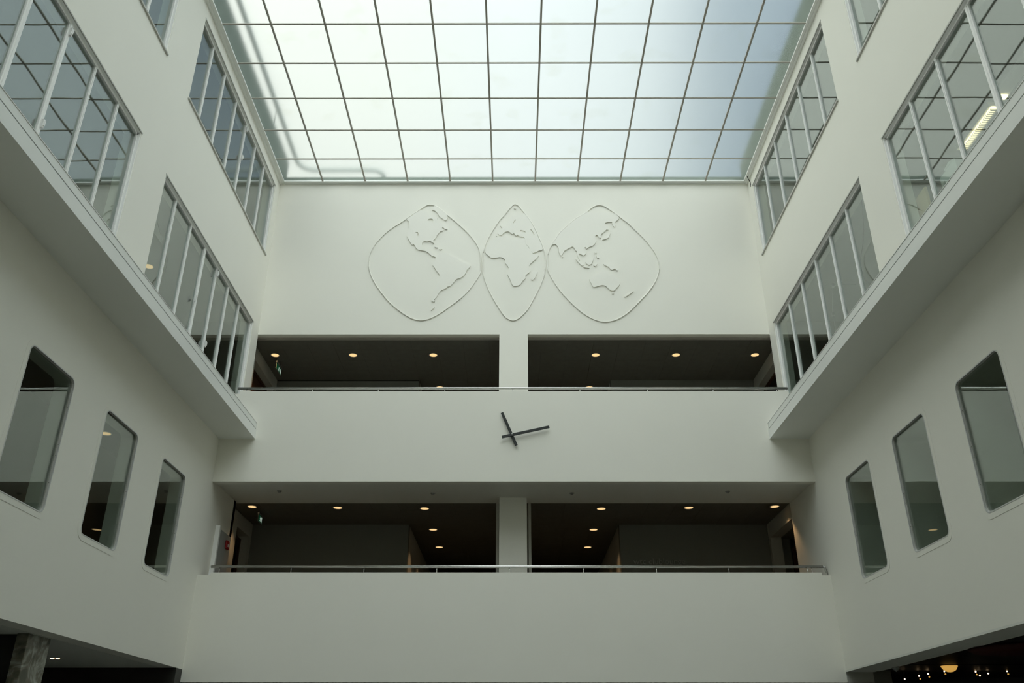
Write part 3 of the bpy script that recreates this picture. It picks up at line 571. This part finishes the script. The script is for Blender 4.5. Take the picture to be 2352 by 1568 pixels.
# ------------------------------------------------------------------ left gallery end: panel and call point
wp = root('wall_cabinet', (XL, 17.85, 2.1), 'tall grey panel cabinet with a white edge at the left end of the lower gallery', 'cabinet')
box('cabinet_panel', (XL, 17.49, 2.1), (XL + .05, 18.30, 4.33), M['panel'], wp, bevel=.003)
box('cabinet_edge', (XL, 17.40, 2.1), (XL + .09, 17.47, 4.37), M['frame'], wp, bevel=.004)
box('cabinet_edge', (XL, 17.47, 2.1), (XL + .06, 17.49, 4.34), M['frame'], wp)
cp = root('fire_call_point', (XL + .05, 18.16, 4.0), 'red fire alarm call point on the wall at the left end of the lower gallery', 'fire alarm')
box('call_box', (XL + .05, 17.97, 4.02), (XL + .09, 18.14, 4.20), M['red'], cp, bevel=.012)
boxes('front_plate', [((XL + .09, 18.03, 4.07), (XL + .093, 18.09, 4.13))], M['white'], cp)

# ------------------------------------------------------------------ lettering on the right corridor wall
fc = bpy.data.curves.new('lettering', 'FONT'); fc.body = 'wtc clublounge'; fc.size = .25; fc.extrude = .012; fc.offset = -.004; fc.align_x = 'LEFT'; fc.space_character = 1.0
tmp = bpy.data.objects.new('tmp', fc); C.objects.link(tmp)
me = bpy.data.meshes.new_from_object(tmp.evaluated_get(bpy.context.evaluated_depsgraph_get())); bpy.data.objects.remove(tmp)
w_ = max(v.co.x for v in me.vertices) - min(v.co.x for v in me.vertices); k = 1.22 / w_
for v in me.vertices: v.co.x *= k; v.co.y *= min(k, 1.1)
lt = root('wall_lettering', (2.82, 20.485, 4.215), 'slim metal letters reading wtc clublounge on the dark wall above the lower handrail', 'lettering')
bm = bmesh.new(); bm.from_mesh(me); left = set(bm.faces); islands = []
while left:
    st = [left.pop()]; isl = list(st)
    while st:
        f = st.pop()
        for v in f.verts:
            for q in v.link_faces:
                if q in left: left.remove(q); st.append(q); isl.append(q)
    islands.append(isl)
for isl in islands:
    vv = list({v for f in isl for v in f.verts}); ix = {v: n for n, v in enumerate(vv)}
    cx = sum(v.co.x for v in vv) / len(vv); me2 = bpy.data.meshes.new('letter')
    me2.from_pydata([(v.co.x - cx, v.co.y, v.co.z) for v in vv], [], [[ix[v] for v in f.verts] for f in isl])
    link('letter', me2, (2.82 + cx, 20.485, 4.215), M['letter'], lt, rot=(R(90), 0, 0))
bm.free()

# ------------------------------------------------------------------ things behind the right windows
fl = root('louvre_light', (7.77, 11.2, 9.55), 'long fluorescent ceiling light with louvres behind the near right window', 'ceiling light')
box('light_housing', (7.66, 10.72, 9.52), (7.86, 11.84, 9.60), M['white'], fl)
box('light_tube', (7.71, 10.74, 9.500), (7.81, 11.82, 9.518), M['tube'], fl)
for i in range(23):
    y = 10.76 + i * .046
    box('louvre', (7.70, y, 9.455), (7.82, y + .014, 9.498), M['alu'], fl)
fl = root('louvre_light', (7.77, 9.9, 9.55), 'second louvred ceiling light nearer the camera behind the near right window', 'ceiling light')
box('light_housing', (7.66, 9.5, 9.52), (7.86, 10.58, 9.60), M['white'], fl)
box('light_tube', (7.68, 10.46, 9.500), (7.84, 10.56, 9.518), M['tube'], fl)
cbn = root('storage_cabinet', (6.8, 10.6, 6.05), 'white cabinet top behind the near right window', 'cabinet')
box('cabinet_body', (6.44, 9.6, 6.05), (7.1, 11.6, 7.61), M['white'], cbn, bevel=.004)
for y in (9.62, 10.61): box('cabinet_door', (6.42, y, 6.1), (6.438, y + .97, 7.59), M['white'], cbn, bevel=.003)
wb = root('white_carton', (6.62, 10.3, 7.61), 'white carton with small grey print behind the near right window', 'box')
box('carton_body', (6.45, 10.06, 7.61), (6.80, 10.55, 7.95), M['white'], wb, bevel=.006)
boxes('carton_print', [((6.446, 10.20, 7.76), (6.4495, 10.38, 7.772)), ((6.446, 10.43, 7.76), (6.4495, 10.48, 7.82))], M['panel'], wb)
bg_ = lathe('plastic_bag', [(0, 0), (.11, .0), (.15, .05), (.13, .12), (.09, .16), (.03, .20), (0, .19)], (6.62, 10.35, 7.95), M['white'], None, 9)
for v in bg_.data.vertices: v.co.x *= random.uniform(.8, 1.15); v.co.y *= random.uniform(.8, 1.2)
tag(bg_, 'crumpled white plastic bag lying on the white carton', 'bag')
cb_ = box('cardboard_sheet', (6.45, 11.00, 7.61), (6.49, 11.46, 8.13), M['card'], None, bevel=.003)
tag(cb_, 'tan cardboard sheet leaning behind the near right window', 'cardboard')
# jointed floor lamp
lp_ = root('floor_lamp', (7.0, 16.6, 6.05), 'thin jointed floor lamp standing behind the far right window', 'lamp')
lathe('lamp_base', [(0, 0), (.16, 0), (.16, .02), (.02, .035), (0, .035)], (7.0, 16.63, 6.05), M['alu'], lp_)
tube('lower_pole', [(7.0, 16.63, 6.08), (7.0, 16.60, 8.84)], .014, M['alu'], lp_, 8)
tube('upper_pole', [(7.0, 16.60, 8.86), (7.0, 16.32, 9.42)], .012, M['alu'], lp_, 8)
box('joint', (6.97, 16.57, 8.80), (7.03, 16.63, 8.88), M['alu'], lp_, bevel=.008)
box('joint', (6.97, 16.29, 9.37), (7.03, 16.35, 9.45), M['alu'], lp_, bevel=.008)
tube('cross_arm', [(6.85, 16.32, 9.42), (7.5, 16.32, 9.42)], .007, M['alu'], lp_, 8)
lathe('lamp_shade', [(.02, .10), (.05, 0), (.046, 0), (.016, .10)], (7.12, 16.2, 9.44), M['white'], lp_, 16)
tag(tube('wooden_rail', [(7.2, 18.37, 8.62), (7.2, 17.75, 8.62)], .045, M['woodlight'], None, 10), 'orange brown wooden rail in the dark behind the far right window', 'rail')
for s, pts in ((-1, [(-6.62, 12.7, 9.59), (-6.6, 13.03, 8.76 + .3), (-6.6, 13.58, 8.74), (-6.6, 13.88, 8.54), (-6.6, 13.82, 8.12), (-6.6, 13.68, 7.86), (-6.6, 13.3, 7.4), (-6.6, 13.1, 6.06)]),
               (1, [(6.62, 13.3, 9.59), (6.6, 13.5, 9.2), (6.6, 13.72, 8.81), (6.6, 13.97, 8.58), (6.6, 13.95, 8.19), (6.6, 13.77, 7.9), (6.6, 13.5, 7.3), (6.6, 13.3, 6.06)])):
    q = smooth([p[:2] for p in [(a[1], a[2]) for a in pts]], 4)[:len(pts) * 4 - 4]
    tag(tube('hanging_cable', [(s * 6.6, p[0], p[1]) for p in q], .008, M['cable'], None, 6), 'thin dark cable hanging in a curve behind the far %s window band' % side[s], 'cable')

# ------------------------------------------------------------------ bar lamps at the lower right
dm = root('dome_lamp', (7.67, 16.1, 1.60), 'amber glass dome lamp half hidden under the dark bulkhead at lower right', 'lamp')
lathe('dome_shade', [(0, -.165), (.05, -.158), (.10, -.13), (.135, -.08), (.145, -.02), (.14, 0), (0, 0)], (7.68, 16.1, 1.60), M['lampdim'], dm)
tube('lamp_cord', [(7.68, 16.1, 1.60), (7.68, 16.1, 1.99)], .005, M['cable'], dm, 6)
dt = root('smoke_detector', (6.73, 16.1, 1.55), 'pale smoke detector beside the grey wall end at lower right', 'smoke detector')
lathe('detector_head', [(0, -.085), (.03, -.08), (.06, -.05), (.07, 0), (.07, .01), (0, .01)], (6.73, 16.1, 1.54), M['panel'], dt)
lathe('detector_eye', [(0, -.095), (.018, -.09), (.018, -.075), (0, -.075)], (6.73, 16.1, 1.54), M['trim'], dt, 12)
bl = root('drum_lampshade', (7.35, 13.3, 1.5), 'large unlit dark red round lampshade at the lower right edge', 'lamp')
lathe('shade_body', [(0, -.06), (.3, -.055), (.55, -.02), (.62, .03), (.55, .04), (0, .04)], (7.35, 13.3, 1.49), M['redshade'], bl, 32)
pos = [(7.234, 1.395, 0), (7.512, 1.448, 1), (7.689, 1.486, 1), (7.998, 1.532, 1), (8.579, 1.525, 1), (8.640, 1.455, 0), (8.806, 1.494, 0), (9.164, 1.533, 1)]
names_ = ['lowest and leftmost', 'second from the left', 'third from the left', 'just left below the dome lamp', 'first to the right of the dome lamp', 'low one right of the dome lamp', 'brightest, second last on the right', 'last one near the right edge of view']
for i, (x, z, twin) in enumerate(pos):
    r_ = root('bar_spotlight', (x, 17.0, z), 'tiny bright spotlight in the dark bar, ' + names_[i], 'spotlight', 'tiny spotlights of the bar')
    lathe('spot_bulb', [(0, -.014), (.010, -.01), (.014, 0), (.010, .01), (0, .014)], (x, 17.0, z), M['bulb'], r_, 10)
    tube('spot_stem', [(x, 17.0, z + .02), (x, 17.0, 1.99)], .004, M['cable'], r_, 6)
    if twin: lathe('bulb_reflection', [(0, -.015), (.012, -.01), (.015, 0), (.012, .01), (0, .015)], (x + .01, 17.0, z - .05), M['lampdim'], r_, 10)  # glowing bead stands in for the bulb's mirror image in glass
